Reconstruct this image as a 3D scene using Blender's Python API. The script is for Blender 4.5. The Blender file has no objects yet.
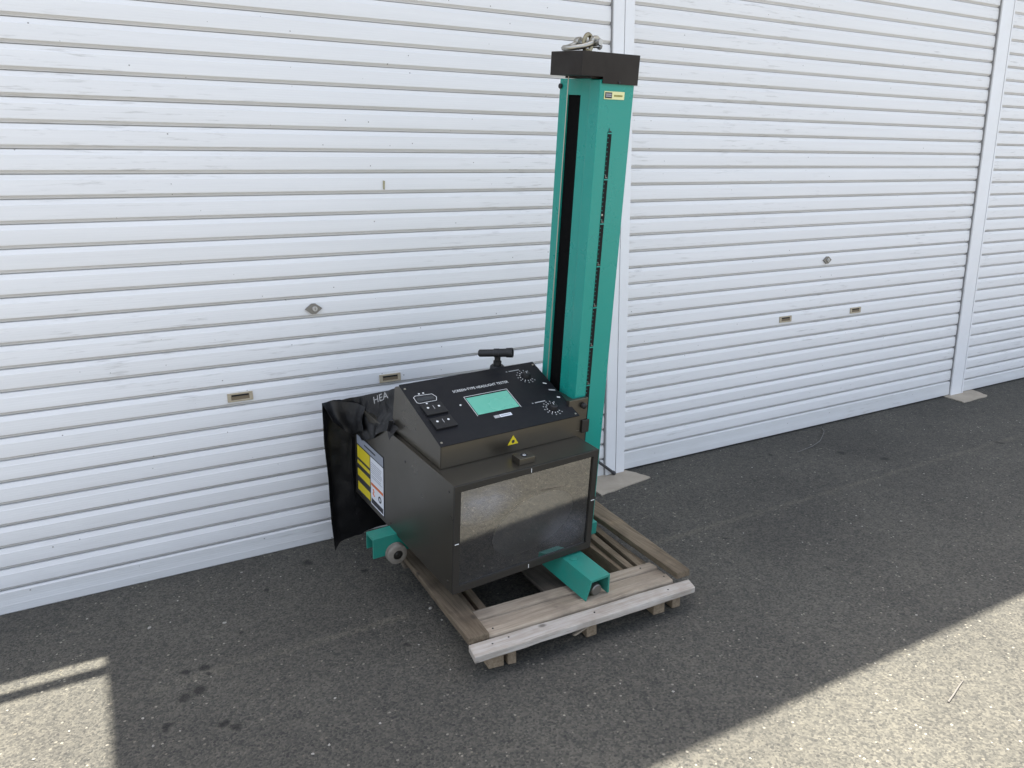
import bpy, bmesh, math, random
from mathutils import Vector, Matrix, noise

random.seed(7)
scene = bpy.context.scene
COL = scene.collection

# ------------------------------------------------------------------ camera
F_PX, YAW, PITCH, ROLL = 762.663, 0.50465, 0.25165, -0.01447
cy, sy, cp, sp = math.cos(YAW), math.sin(YAW), math.cos(PITCH), math.sin(PITCH)
fwd = Vector((sy * cp, cy * cp, -sp))
rgt = Vector((cy, -sy, 0))
upv = rgt.cross(fwd)
cr, sr = math.cos(ROLL), math.sin(ROLL)
r2, u2 = cr * rgt + sr * upv, -sr * rgt + cr * upv
cam_data = bpy.data.cameras.new('camera')
cam_data.sensor_width = 36.0
cam_data.lens = F_PX * 36.0 / 1024.0
cam_data.clip_start, cam_data.clip_end = 0.05, 600.0
cam = bpy.data.objects.new('camera', cam_data)
COL.objects.link(cam)
m = Matrix((r2, u2, -fwd)).transposed().to_4x4()
m.translation = Vector((0, -3.0, 1.44))
cam.matrix_world = m
scene.camera = cam

# ------------------------------------------------------------------ light
SUN_EL, SUN_AZ = 80.0, 0.0
world = bpy.data.worlds.new('World')
scene.world = world
world.use_nodes = True
wn = world.node_tree.nodes
sky = wn.new('ShaderNodeTexSky')
sky.sky_type = 'NISHITA'
sky.sun_disc = False
sky.sun_elevation = math.radians(SUN_EL)
sky.sun_rotation = math.radians(SUN_AZ)
sky.dust_density = 3.0
hsv = wn.new('ShaderNodeHueSaturation')          # a hazy, milky blue
hsv.inputs['Saturation'].default_value = 0.62
world.node_tree.links.new(sky.outputs['Color'], hsv.inputs['Color'])
world.node_tree.links.new(hsv.outputs['Color'], wn['Background'].inputs['Color'])
wn['Background'].inputs['Strength'].default_value = 0.110
sun_d = bpy.data.lights.new('sun', 'SUN')
sun_d.energy = 5.0
sun_d.angle = math.radians(0.55)
sun_d.color = (1.0, 0.96, 0.875)
sun = bpy.data.objects.new('sun', sun_d)
COL.objects.link(sun)
sun.rotation_euler = (math.radians(-(90 - SUN_EL)), 0, math.radians(-SUN_AZ))
sun.location = (0, 4, 12)
vs = scene.view_settings
vs.view_transform = 'Standard'
vs.look = 'None'
vs.gamma = 1.0
vs.use_curve_mapping = False
vs.exposure = 1.97


# ------------------------------------------------------------------ materials
def mat(name, col, rough=0.6, metal=0.0, spec=0.5):
    m_ = bpy.data.materials.new(name)
    m_.use_nodes = True
    b = m_.node_tree.nodes['Principled BSDF']
    b.inputs['Base Color'].default_value = (*col, 1)
    b.inputs['Roughness'].default_value = rough
    b.inputs['Metallic'].default_value = metal
    b.inputs['Specular IOR Level'].default_value = spec
    return m_


class NT:
    """small helper round a material's node tree"""
    def __init__(s, m_):
        s.t = m_.node_tree
        s.b = s.t.nodes['Principled BSDF']
        s.co = s.t.nodes.new('ShaderNodeTexCoord').outputs['Object']

    def n(s, kind, **kw):
        k = s.t.nodes.new('ShaderNode' + kind)
        for a, v in kw.items():
            if a.startswith('i_'):
                k.inputs[a[2:].replace('_', ' ')].default_value = v
            else:
                setattr(k, a, v)
        return k

    def l(s, a, b):
        s.t.links.new(a, b)

    def scaled(s, sc, loc=(0, 0, 0)):
        k = s.n('Mapping')
        k.inputs['Scale'].default_value = sc
        k.inputs['Location'].default_value = loc
        s.l(s.co, k.inputs['Vector'])
        return k.outputs['Vector']

    def noise(s, vec, scale, detail=4, rough=0.55, dim='3D'):
        k = s.n('TexNoise')
        k.inputs['Scale'].default_value = scale
        k.inputs['Detail'].default_value = detail
        k.inputs['Roughness'].default_value = rough
        s.l(vec, k.inputs['Vector'])
        return k.outputs['Fac']

    def ramp(s, fac, p0, p1, c0=(0, 0, 0), c1=(1, 1, 1)):
        k = s.n('ValToRGB')
        e = k.color_ramp.elements
        e[0].position, e[1].position = p0, p1
        e[0].color, e[1].color = (*c0, 1), (*c1, 1)
        s.l(fac, k.inputs['Fac'])
        return k.outputs['Color']

    def mix(s, fac, a, b, mode='MIX'):
        k = s.n('MixRGB', blend_type=mode)
        for sock, v in ((k.inputs[0], fac), (k.inputs[1], a), (k.inputs[2], b)):
            if isinstance(v, (int, float)):
                sock.default_value = v
            elif isinstance(v, tuple):
                sock.default_value = (*v, 1)
            else:
                s.l(v, sock)
        return k.outputs[0]

    def math(s, op, a, b=0.0):
        k = s.n('Math', operation=op)
        for sock, v in ((k.inputs[0], a), (k.inputs[1], b)):
            if isinstance(v, (int, float)):
                sock.default_value = v
            else:
                s.l(v, sock)
        return k.outputs[0]

    def base(s, c):
        s.l(c, s.b.inputs['Base Color'])

    def rough(s, c):
        s.l(c, s.b.inputs['Roughness'])

    def bump(s, h, strength=0.3, dist=0.002):
        k = s.n('Bump')
        k.inputs['Strength'].default_value = strength
        k.inputs['Distance'].default_value = dist
        s.l(h, k.inputs['Height'])
        s.l(k.outputs['Normal'], s.b.inputs['Normal'])


def asphalt_material():
    m_ = mat('asphalt', (0.13, 0.125, 0.115), 0.85, spec=0.3)
    t = NT(m_)
    v = t.n('TexVoronoi', feature='F1')
    v.inputs['Scale'].default_value = 165
    t.l(t.co, v.inputs['Vector'])
    sep = t.n('SeparateColor')
    t.l(v.outputs['Color'], sep.inputs['Color'])
    stone = t.ramp(sep.outputs[0], 0.0, 1.0, (0.048, 0.0470, 0.0420), (0.114, 0.107, 0.089))
    v2 = t.n('TexVoronoi', feature='F1')
    v2.inputs['Scale'].default_value = 85
    t.l(t.co, v2.inputs['Vector'])
    sep2 = t.n('SeparateColor')
    t.l(v2.outputs['Color'], sep2.inputs['Color'])
    pick = t.math('MULTIPLY', t.math('GREATER_THAN', sep2.outputs[1], 0.94), t.math('LESS_THAN', v2.outputs['Distance'], 0.33))
    light = t.ramp(sep2.outputs[0], 0.0, 1.0, (0.13, 0.115, 0.088), (0.28, 0.26, 0.215))
    c = t.mix(pick, stone, light)
    pick2 = t.math('MULTIPLY', t.math('LESS_THAN', sep2.outputs[2], 0.05), t.math('LESS_THAN', v2.outputs['Distance'], 0.36))
    c = t.mix(pick2, c, (0.045, 0.043, 0.039))
    big = t.ramp(t.noise(t.co, 1.3, 6, 0.6), 0.3, 0.72, (0.72, 0.72, 0.73), (1.16, 1.15, 1.13))
    c = t.mix(1.0, c, big, 'MULTIPLY')
    mid = t.ramp(t.noise(t.co, 26, 6, 0.7), 0.3, 0.7, (0.82, 0.83, 0.85), (1.17, 1.155, 1.12))
    c = t.mix(1.0, c, mid, 'MULTIPLY')
    # oil drips: a handful of dark spots with ragged edges
    wob = t.n('TexNoise')
    wob.inputs['Scale'].default_value = 22
    wob.inputs['Detail'].default_value = 3
    t.l(t.co, wob.inputs['Vector'])
    sub = t.n('VectorMath', operation='SUBTRACT')
    t.l(wob.outputs['Color'], sub.inputs[0])
    sub.inputs[1].default_value = (0.5, 0.5, 0.5)
    scl = t.n('VectorMath', operation='SCALE')
    t.l(sub.outputs[0], scl.inputs[0])
    scl.inputs['Scale'].default_value = 0.05
    add = t.n('VectorMath', operation='ADD')
    t.l(t.co, add.inputs[0])
    t.l(scl.outputs[0], add.inputs[1])
    spots = STAINS
    acc = None
    for (x, y, r) in spots:
        d = t.n('VectorMath', operation='DISTANCE')
        t.l(add.outputs[0], d.inputs[0])
        d.inputs[1].default_value = (x, y, 0)
        q = t.math('DIVIDE', d.outputs['Value'], r)
        acc = q if acc is None else t.math('MINIMUM', acc, q)
    st = t.ramp(acc, 0.45, 1.1, (0.40, 0.40, 0.41), (1, 1, 1))
    c = t.mix(1.0, c, st, 'MULTIPLY')
    t.base(c)
    h = t.math('ADD', t.math('MULTIPLY', v.outputs['Distance'], -0.6), t.noise(t.co, 260, 3))
    t.bump(h, 0.75, 0.004)
    return m_


STAINS = []
PITCH_Z = 0.0789


def painted_slats(name, seed, tint=(0.79, 0.785, 0.775), zline=None, half=0.0):
    m_ = mat(name, tint, 0.42, spec=0.4)
    t = NT(m_)
    n1 = t.ramp(t.noise(t.scaled((0.35, 1, 9), (seed, 0, seed)), 3.0, 6, 0.6), 0.25, 0.8, tuple(x * 0.92 for x in tint), tint)
    # rub marks: short horizontal smudges in clusters
    rub = t.noise(t.scaled((3.0, 1, 34), (seed * 3, 0, 1)), 2.4, 5, 0.62)
    rm = t.ramp(rub, 0.56, 0.70)
    zone = t.ramp(t.noise(t.scaled((1, 1, 1.3), (seed * 7, 3, 0)), 1.1, 2), 0.50, 0.62)
    sx = t.n('SeparateXYZ')
    t.l(t.co, sx.inputs['Vector'])
    if half:                                # rubbed most beside the guide posts
        ends = t.ramp(t.math('DIVIDE', t.math('ABSOLUTE', sx.outputs['X']), half), 0.80, 0.97)
        zone = t.math('MAXIMUM', zone, ends)
    rm = t.mix(1.0, rm, zone, 'MULTIPLY')
    c = t.mix(t.math('MULTIPLY', rm, 0.5), n1, (0.33, 0.315, 0.29))
    # specks of dirt
    v = t.n('TexVoronoi', feature='F1', voronoi_dimensions='2D')
    v.inputs['Scale'].default_value = 11
    cb = t.n('CombineXYZ')
    t.l(sx.outputs['X'], cb.inputs['X'])
    t.l(sx.outputs['Z'], cb.inputs['Y'])
    t.l(cb.outputs[0], v.inputs['Vector'])
    sep = t.n('SeparateColor')
    t.l(v.outputs['Color'], sep.inputs['Color'])
    sz = t.math('MULTIPLY', t.math('SUBTRACT', sep.outputs[0], 0.72), 0.105)
    dot = t.math('LESS_THAN', v.outputs['Distance'], sz)
    c = t.mix(t.math('MULTIPLY', dot, 0.75), c, (0.12, 0.10, 0.08))
    # dust that has settled low down
    low = t.ramp(sx.outputs['Z'], 0.0, 0.5, (1, 1, 1), (0, 0, 0))
    lown = t.mix(1.0, low, t.ramp(t.noise(t.scaled((2, 1, 12)), 3, 5), 0.35, 0.75), 'MULTIPLY')
    c = t.mix(t.math('MULTIPLY', lown, 0.16), c, (0.46, 0.42, 0.36))
    if zline is not None:                   # browner, darker tone along the joint between slats
        fr_ = t.math('FRACT', t.math('DIVIDE', t.math('SUBTRACT', sx.outputs['Z'], zline - 0.02 * PITCH_Z), PITCH_Z))
        jm = t.ramp(fr_, 0.150, 0.185, (1, 1, 1), (0, 0, 0))
        jn = t.ramp(t.noise(t.scaled((1.5, 1, 14), (seed, 2, 5)), 4, 5, .65), 0.2, 0.75, (.45,) * 3, (1, 1, 1))
        c = t.mix(t.math('MULTIPLY', t.mix(1.0, jm, jn, 'MULTIPLY'), 0.30), c, (0.43, 0.385, 0.315))
    t.base(c)
    t.rough(t.ramp(t.noise(t.co, 6, 4), 0.3, 0.7, (0.36,) * 3, (0.5,) * 3))
    w = t.n('TexWave', wave_type='BANDS', bands_direction='Z')
    w.inputs['Scale'].default_value = 36
    t.l(t.co, w.inputs['Vector'])
    h = t.math('ADD', t.math('MULTIPLY', w.outputs['Fac'], 0.25), t.noise(t.scaled((1, 1, 6)), 5, 3))
    t.bump(h, 0.22, 0.0022)
    return m_


def scuffed_paint(name, col, rough, worn, amount=0.35, scale=9.0, bump=0.05):
    m_ = mat(name, col, rough, spec=0.45)
    t = NT(m_)
    f = t.ramp(t.noise(t.co, scale, 7, 0.65), 0.35, 0.75)
    c = t.mix(t.math('MULTIPLY', f, amount), col, worn)
    f2 = t.ramp(t.noise(t.scaled((1, 1, 1), (4, 9, 2)), scale * 6, 5, 0.7), 0.68, 0.74)
    c = t.mix(t.math('MULTIPLY', f2, 0.3), c, worn)
    t.base(c)
    t.rough(t.ramp(t.noise(t.co, scale * 1.7, 5), 0.3, 0.7, (rough * 0.85,) * 3, (min(1, rough * 1.25),) * 3))
    t.bump(t.noise(t.co, 260, 3), bump, 0.001)
    return m_


def wood_material(name, c0, c1, c2, along='X', seed=0.0):
    m_ = mat(name, c1, 0.85, spec=0.2)
    t = NT(m_)
    sc = (1.2, 22, 22) if along == 'X' else (22, 1.2, 22)
    g = t.noise(t.scaled(sc, (seed, seed * 2, seed)), 4.0, 7, 0.68)
    c = t.mix(t.ramp(g, 0.28, 0.72), c0, c1)
    sc2 = (3, 90, 90) if along == 'X' else (90, 3, 90)
    fine = t.noise(t.scaled(sc2, (seed, 1, 2)), 3.0, 4, 0.6)
    c = t.mix(t.math('MULTIPLY', t.ramp(fine, 0.55, 0.72), 0.55), c, tuple(x * 0.5 for x in c0))
    p = t.ramp(t.noise(t.scaled((1, 1, 1), (seed * 3, 7, 1)), 5.5, 5, 0.6), 0.48, 0.68)
    c = t.mix(t.math('MULTIPLY', p, 0.6), c, c2)
    kn = t.n('TexVoronoi', feature='F1')
    kn.inputs['Scale'].default_value = 7
    t.l(t.scaled((1, 1.6, 1) if along == 'X' else (1.6, 1, 1), (seed * 5, 0, 0)), kn.inputs['Vector'])
    k = t.ramp(kn.outputs['Distance'], 0.06, 0.13, (1, 1, 1), (0, 0, 0))
    c = t.mix(t.math('MULTIPLY', k, 0.7), c, (0.05, 0.04, 0.032))
    t.base(c)
    t.bump(t.math('ADD', g, fine), 0.4, 0.0025)
    return m_


M = {}
M['teal'] = scuffed_paint('teal_paint', (0.008, 0.262, 0.21), 0.28, (0.022, 0.285, 0.235), 0.6, 4)
M['teal_worn'] = scuffed_paint('teal_paint_worn', (0.012, 0.235, 0.18), 0.45, (0.07, 0.18, 0.14), 0.5, 11)
M['grey'] = scuffed_paint('dark_grey_paint', (0.142, 0.130, 0.108), 0.30, (0.152, 0.139, 0.115), 0.5, 3, 0.012)
M['grey'].node_tree.nodes['Principled BSDF'].inputs['Metallic'].default_value = 0.88
M['trim'] = scuffed_paint('black_brown_trim', (0.022, 0.020, 0.017), 0.42, (0.032, 0.028, 0.023), 0.5, 8, 0.1)
M['panel'] = scuffed_paint('black_panel', (0.0055, 0.006, 0.0085), 0.5, (0.011, 0.011, 0.012), 0.6, 6, 0.02)
M['panel'].node_tree.nodes['Principled BSDF'].inputs['Specular IOR Level'].default_value = 0.28
M['rubber'] = mat('black_rubber', (0.008, 0.008, 0.009), 0.55)
M['key'] = mat('key_black', (0.011, 0.011, 0.012), 0.45, spec=0.35)
M['cap'] = scuffed_paint('cap_black_paint', (0.016, 0.012, 0.009), 0.55, (0.026, 0.020, 0.015), 0.5, 9)
M['cap'].node_tree.nodes['Principled BSDF'].inputs['Specular IOR Level'].default_value = 0.3
M['steel'] = mat('zinc_steel', (0.42, 0.40, 0.35), 0.38, 1.0)
M['olive'] = mat('zinc_yellowed', (0.30, 0.26, 0.17), 0.42, 1.0)
M['bright'] = mat('bright_steel', (0.45, 0.45, 0.45), 0.4, 1.0)
M['tyre'] = scuffed_paint('dirty_steel', (0.27, 0.245, 0.21), 0.5, (0.12, 0.10, 0.08), 0.6, 40)
M['hub'] = mat('hub_steel', (0.22, 0.21, 0.19), 0.45, 0.7)
M['lcd'] = scuffed_paint('lcd_green', (0.125, 0.44, 0.32), 0.25, (0.19, 0.50, 0.36), 0.6, 9, 0.0)
M['white'] = mat('white_print', (0.72, 0.72, 0.70), 0.6)
M['dimprint'] = mat('grey_print', (0.36, 0.36, 0.36), 0.6)
M['yellow'] = mat('yellow_label', (0.62, 0.50, 0.02), 0.4)
M['paleyellow'] = mat('pale_yellow_label', (0.72, 0.70, 0.36), 0.4)
M['labelwhite'] = mat('white_label', (0.66, 0.68, 0.72), 0.4)
M['labelgrey'] = mat('grey_label', (0.25, 0.27, 0.31), 0.4)
M['labelink'] = mat('label_ink', (0.03, 0.03, 0.035), 0.5)
M['labeltext'] = mat('label_small_print', (0.36, 0.37, 0.40), 0.5)
M['orange'] = mat('orange_label', (0.62, 0.14, 0.03), 0.45)
M['concrete'] = scuffed_paint('old_concrete', (0.42, 0.365, 0.29), 0.9, (0.29, 0.25, 0.19), 0.75, 10, 0.5)
M['post'] = scuffed_paint('white_post_paint', (0.79, 0.79, 0.79), 0.4, (0.70, 0.69, 0.67), 0.5, 5, 0.02)
M['beige'] = scuffed_paint('beige_plastic', (0.44, 0.375, 0.27), 0.5, (0.33, 0.27, 0.18), 0.6, 40, 0.02)
M['beige_in'] = mat('brown_recess', (0.17, 0.13, 0.08), 0.6)
M['dark'] = mat('dark_gap', (0.012, 0.012, 0.012), 0.9)
M['wall'] = mat('off_white_cladding', (0.62, 0.61, 0.59), 0.7)
M['roof'] = mat('grey_roof_sheet', (0.30, 0.30, 0.31), 0.5)
M['wood_front'] = wood_material('bleached_wood', (0.33, 0.285, 0.235), (0.53, 0.495, 0.45), (0.27, 0.22, 0.17), 'X', 1.3)
M['wood_pink'] = wood_material('pinkish_wood', (0.25, 0.20, 0.145), (0.42, 0.355, 0.275), (0.16, 0.13, 0.10), 'X', 4.1)
M['wood_grey'] = wood_material('weathered_wood', (0.11, 0.082, 0.052), (0.265, 0.21, 0.145), (0.07, 0.055, 0.039), 'Y', 2.2)
M['wood_dark'] = wood_material('dark_brown_wood', (0.07, 0.058, 0.044), (0.15, 0.125, 0.095), (0.045, 0.04, 0.034), 'Y', 6.4)  # darker brown for the inner, rear and packing pieces
M['wood_brown'] = wood_material('brown_weathered_wood', (0.075, 0.056, 0.037), (0.19, 0.15, 0.105), (0.05, 0.04, 0.03), 'Y', 3.7)
M['wood_block'] = wood_material('pallet_runner_wood', (0.19, 0.14, 0.09), (0.36, 0.28, 0.195), (0.13, 0.10, 0.07), 'Y', 8.8)


def cover_material():
    m_ = mat('black_vinyl', (0.0065, 0.0065, 0.0075), 0.36, spec=0.42)
    t = NT(m_)
    t.bump(t.math('ADD', t.noise(t.co, 26, 5, 0.6), t.math('MULTIPLY', t.noise(t.co, 240, 2), 0.15)), 0.35, 0.006)
    t.rough(t.ramp(t.noise(t.co, 12, 4), 0.3, 0.7, (0.28,) * 3, (0.48,) * 3))
    t.base(t.mix(t.math('MULTIPLY', t.ramp(t.noise(t.co, 8, 6), 0.4, 0.8), 0.6), (0.006, 0.006, 0.007), (0.016, 0.0155, 0.015)))
    return m_


M['vinyl'] = cover_material()


def glass_material():
    """dusty dark condenser glass: mirror-like coating over a dark body, dust film in blotches"""
    m_ = mat('dusty_lens_glass', (0.010, 0.010, 0.011), 0.04, spec=0.5)
    t = NT(m_)
    nt = t.t
    out = nt.nodes['Material Output']
    gl = t.n('BsdfGlossy')
    gl.inputs['Color'].default_value = (0.94, 0.94, 0.94, 1)
    gl.inputs['Roughness'].default_value = 0.026
    tr = t.n('BsdfTransparent')
    tr.inputs['Color'].default_value = (0.80, 0.80, 0.80, 1)
    mx = t.n('MixShader')
    mx.inputs[0].default_value = 0.25
    t.l(tr.outputs[0], mx.inputs[1])
    t.l(gl.outputs[0], mx.inputs[2])
    dust = t.n('BsdfDiffuse')
    dust.inputs['Color'].default_value = (0.40, 0.42, 0.48, 1)
    blot = t.ramp(t.noise(t.scaled((1, 1, 1.2), (2.3, 0, 0.4)), 4.2, 6, 0.6), 0.45, 0.85)
    # two hazy smears on the pane: upper left and lower right
    def smear(c, sc_, lo, hi):
        d = t.n('VectorMath', operation='LENGTH')
        mp = t.n('Mapping', vector_type='TEXTURE')
        mp.inputs['Location'].default_value = c
        mp.inputs['Scale'].default_value = sc_
        t.l(t.co, mp.inputs['Vector'])
        t.l(mp.outputs['Vector'], d.inputs[0])
        return t.ramp(d.outputs['Value'], lo, hi, (1, 1, 1), (0, 0, 0))
    s1 = smear((-.36, -.17, .385), (.15, .5, .085), .1, 1.0)
    s2 = smear((-.03, -.17, .185), (.12, .5, .075), .1, 1.0)
    sm = t.math('ADD', t.math('MULTIPLY', s1, 0.40), t.math('MULTIPLY', s2, 0.2))
    sm = t.math('MULTIPLY', sm, t.ramp(t.noise(t.scaled((1, 1, 1.6), (5, 0, 1)), 9, 5, .6), .25, .7))
    f = t.math('ADD', t.math('ADD', t.math('MULTIPLY', blot, 0.02), 0.001), sm)
    mx2 = t.n('MixShader')
    t.l(f, mx2.inputs[0])
    t.l(mx.outputs[0], mx2.inputs[1])
    t.l(dust.outputs[0], mx2.inputs[2])
    t.l(mx2.outputs[0], out.inputs['Surface'])
    return m_


M['glass'] = glass_material()
M['lens'] = mat('lens_disc', (0.034, 0.034, 0.034), 0.3)


# ------------------------------------------------------------------ mesh helpers
class MB:
    def __init__(s):
        s.bm = bmesh.new()

    def hexa(s, p, bevel=0.0, seg=2):
        """p: 4 bottom then 4 top corners, both counter-clockwise from above"""
        v = [s.bm.verts.new(q) for q in p]
        fs = [s.bm.faces.new([v[i] for i in f]) for f in ((3, 2, 1, 0), (4, 5, 6, 7), (0, 1, 5, 4), (1, 2, 6, 5), (2, 3, 7, 6), (3, 0, 4, 7))]
        if bevel:
            ed = {e for f in fs for e in f.edges}
            bmesh.ops.bevel(s.bm, geom=list(ed), offset=bevel, segments=seg, affect='EDGES', profile=0.6)
        return s

    def box(s, lo, hi, bevel=0.0, seg=2):
        (x0, y0, z0), (x1, y1, z1) = lo, hi
        return s.hexa([(x0, y0, z0), (x1, y0, z0), (x1, y1, z0), (x0, y1, z0), (x0, y0, z1), (x1, y0, z1), (x1, y1, z1), (x0, y1, z1)], bevel, seg)

    def slab(s, quad, z0, z1, bevel=0.0):
        return s.hexa([(x, y, z0) for x, y in quad] + [(x, y, z1) for x, y in quad], bevel)

    def poly(s, pts):
        s.bm.faces.new([s.bm.verts.new(q) for q in pts])
        return s

    def prism(s, outline, vec):
        """outline: list of 3-D points; extruded along vec"""
        vec = Vector(vec)
        a = [s.bm.verts.new(q) for q in outline]
        b = [s.bm.verts.new(Vector(q) + vec) for q in outline]
        n = len(a)
        s.bm.faces.new(a[::-1])
        s.bm.faces.new(b)
        for i in range(n):
            s.bm.faces.new((a[i], a[(i + 1) % n], b[(i + 1) % n], b[i]))
        return s

    def lathe(s, p0, axis, prof, seg=28):
        """prof: (distance along axis, radius)"""
        ax = Vector(axis).normalized()
        t = ax.orthogonal().normalized()
        w = ax.cross(t)
        p0 = Vector(p0)
        rings = []
        for d, r in prof:
            c = p0 + ax * d
            if r < 1e-6:
                rings.append([s.bm.verts.new(c)])
            else:
                rings.append([s.bm.verts.new(c + r * (math.cos(2 * math.pi * k / seg) * t + math.sin(2 * math.pi * k / seg) * w)) for k in range(seg)])
        for A, B in zip(rings, rings[1:]):
            for k in range(seg):
                k2 = (k + 1) % seg
                if len(A) == 1 and len(B) == 1:
                    continue
                if len(A) == 1:
                    s.bm.faces.new((A[0], B[k2], B[k]))
                elif len(B) == 1:
                    s.bm.faces.new((A[k], A[k2], B[0]))
                else:
                    s.bm.faces.new((A[k], A[k2], B[k2], B[k]))
        return s

    def cyl(s, p0, p1, r, seg=24, bev=0.0):
        d = Vector(p1) - Vector(p0)
        L = d.length
        b = bev
        prof = [(0, 0), (0, r - b), (b, r), (L - b, r), (L, r - b), (L, 0)] if b else [(0, 0), (0, r), (L, r), (L, 0)]
        return s.lathe(p0, d, prof, seg)

    def tube(s, pts, r, seg=10, closed=False):
        pts = [Vector(q) for q in pts]
        n = len(pts)
        rings = []
        prev = None
        for i, c in enumerate(pts):
            if closed:
                d = (pts[(i + 1) % n] - pts[i - 1]).normalized()
            else:
                d = (pts[min(i + 1, n - 1)] - pts[max(i - 1, 0)]).normalized()
            t = d.orthogonal().normalized() if prev is None else (prev - d * prev.dot(d)).normalized()
            prev = t
            w = d.cross(t)
            rr = r[i] if isinstance(r, (list, tuple)) else r
            rings.append([s.bm.verts.new(c + rr * (math.cos(2 * math.pi * k / seg) * t + math.sin(2 * math.pi * k / seg) * w)) for k in range(seg)])
        pairs = list(zip(rings, rings[1:])) + ([(rings[-1], rings[0])] if closed else [])
        for A, B in pairs:
            for k in range(seg):
                s.bm.faces.new((A[k], A[(k + 1) % seg], B[(k + 1) % seg], B[k]))
        if not closed:
            s.bm.faces.new(rings[0][::-1])
            s.bm.faces.new(rings[-1])
        return s

    def build(s, name, material, parent=None, smooth=False, off=(0, 0, 0), sharp=38):
        me = bpy.data.meshes.new(name)
        bmesh.ops.recalc_face_normals(s.bm, faces=s.bm.faces)
        if any(off):
            bmesh.ops.translate(s.bm, verts=s.bm.verts, vec=-Vector(off))
        s.bm.to_mesh(me)
        s.bm.free()
        o = bpy.data.objects.new(name, me)
        COL.objects.link(o)
        me.materials.append(material)
        if smooth:
            for pl in me.polygons:
                pl.use_smooth = True
            me.set_sharp_from_angle(angle=math.radians(sharp))
        if parent:
            o.parent = parent
        return o


def thing(name, label, cat, loc=(0, 0, 0), group=None):
    o = bpy.data.objects.new(name, None)
    o.empty_display_size = 0.1
    COL.objects.link(o)
    o.location = loc
    return tag(o, label, cat, group)


def tag(o, label=None, cat=None, group=None, kind=None):
    for k, v in (('label', label), ('category', cat), ('group', group), ('kind', kind)):
        if v:
            o[k] = v
    return o


def text_mesh(name, body, size, material, parent, to3d, align='LEFT', spacing=1.0, bold=0.0):
    """writing as a flat mesh; to3d maps (x, y) of the writing to the parent's space"""
    cu = bpy.data.curves.new(name, 'FONT')
    cu.body = body
    cu.size = size
    cu.align_x = align
    cu.space_character = spacing
    cu.resolution_u = 2
    cu.offset = bold
    tmp = bpy.data.objects.new(name, cu)
    COL.objects.link(tmp)
    dg = bpy.context.evaluated_depsgraph_get()
    me = bpy.data.meshes.new_from_object(tmp.evaluated_get(dg))
    bpy.data.objects.remove(tmp)
    bpy.data.curves.remove(cu)
    for v in me.vertices:
        v.co = to3d(v.co.x, v.co.y)
    me.materials.clear()
    me.materials.append(material)
    me.name = name
    o = bpy.data.objects.new(name, me)
    COL.objects.link(o)
    o.parent = parent
    return o


# ------------------------------------------------------------------ ground
STAINS += [(0.155, -0.70, .026), (0.131, -0.807, .03), (0.085, -0.818, .028), (0.10, -0.69, .02), (0.165, -0.74, .014), (0.03, -0.93, .024), (0.17, -1.0, .022),
           (0.20, -1.03, .02), (0.30, -0.55, .014), (0.62, -0.16, .03), (0.43, -0.31, .016), (3.50, -0.40, .035), (3.15, -0.22, .02),
           (3.62, -0.58, .03), (2.35, -1.25, .016), (0.75, -0.9, .016), (0.8, -0.35, .018), (2.2, -0.85, .016), (4.4, -0.75, .03)]
g = MB()
g.poly([(-120, -160, 0), (160, -160, 0), (160, 120, 0), (-120, 120, 0)])
tag(g.build('ground', asphalt_material()), kind='structure')

yd = MB()
yd.poly([(-80, -120, .004), (120, -120, .004), (120, -3.6, .004), (-80, -3.6, .004)])
tag(yd.build('added_bounce_ground', mat('bounce_ground_pale', (0.15, 0.145, 0.135), 0.9)), kind='structure')  # unseen pale sheet added to bounce sunlight onto the shutters

gr = MB()
for _ in range(260):
    x, y = random.uniform(-0.6, 5.5), random.uniform(-2.6, -0.03)
    s_ = random.uniform(0.0016, 0.0042)
    if random.random() < 0.05:
        s_ *= 1.8
    rot = Matrix.Rotation(random.uniform(0, 6.28), 4, 'Z')
    vs_ = bmesh.ops.create_icosphere(gr.bm, subdivisions=1, radius=s_)['verts']
    for v in vs_:
        v.co = rot @ Vector((v.co.x * random.uniform(1.0, 1.5), v.co.y * random.uniform(.7, 1.1), v.co.z * .6)) + Vector((x, y, s_ * .45))
tag(gr.build('loose_gravel', mat('pale_grit', (0.33, 0.31, 0.27), 0.85)), kind='stuff')


def pad(pts, label):
    out = []
    n = len(pts)
    for i in range(n):
        a, b = Vector((*pts[i], 0)), Vector((*pts[(i + 1) % n], 0))
        for k in range(9):
            p = a.lerp(b, k / 9)
            p += Vector((random.uniform(-1, 1), random.uniform(-1, 1), 0)) * (0.004 if k else 0.006)
            out.append((p.x, p.y, -0.02))
    mb = MB()
    mb.prism(out, (0, 0, 0.026))
    return tag(mb.build('concrete_pad', M['concrete']), label, 'concrete pad', 'concrete pads under the shutter posts')


pad([(2.03, 0.03), (2.022, -0.215), (2.372, -0.152), (2.31, 0.03)], 'worn beige concrete pad under the post next to the green machine')
pad([(5.07, 0.03), (5.03, -0.165), (5.325, -0.155), (5.405, 0.03)], 'small beige concrete pad under the far post at the right edge')

# ------------------------------------------------------------------ shutters


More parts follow.
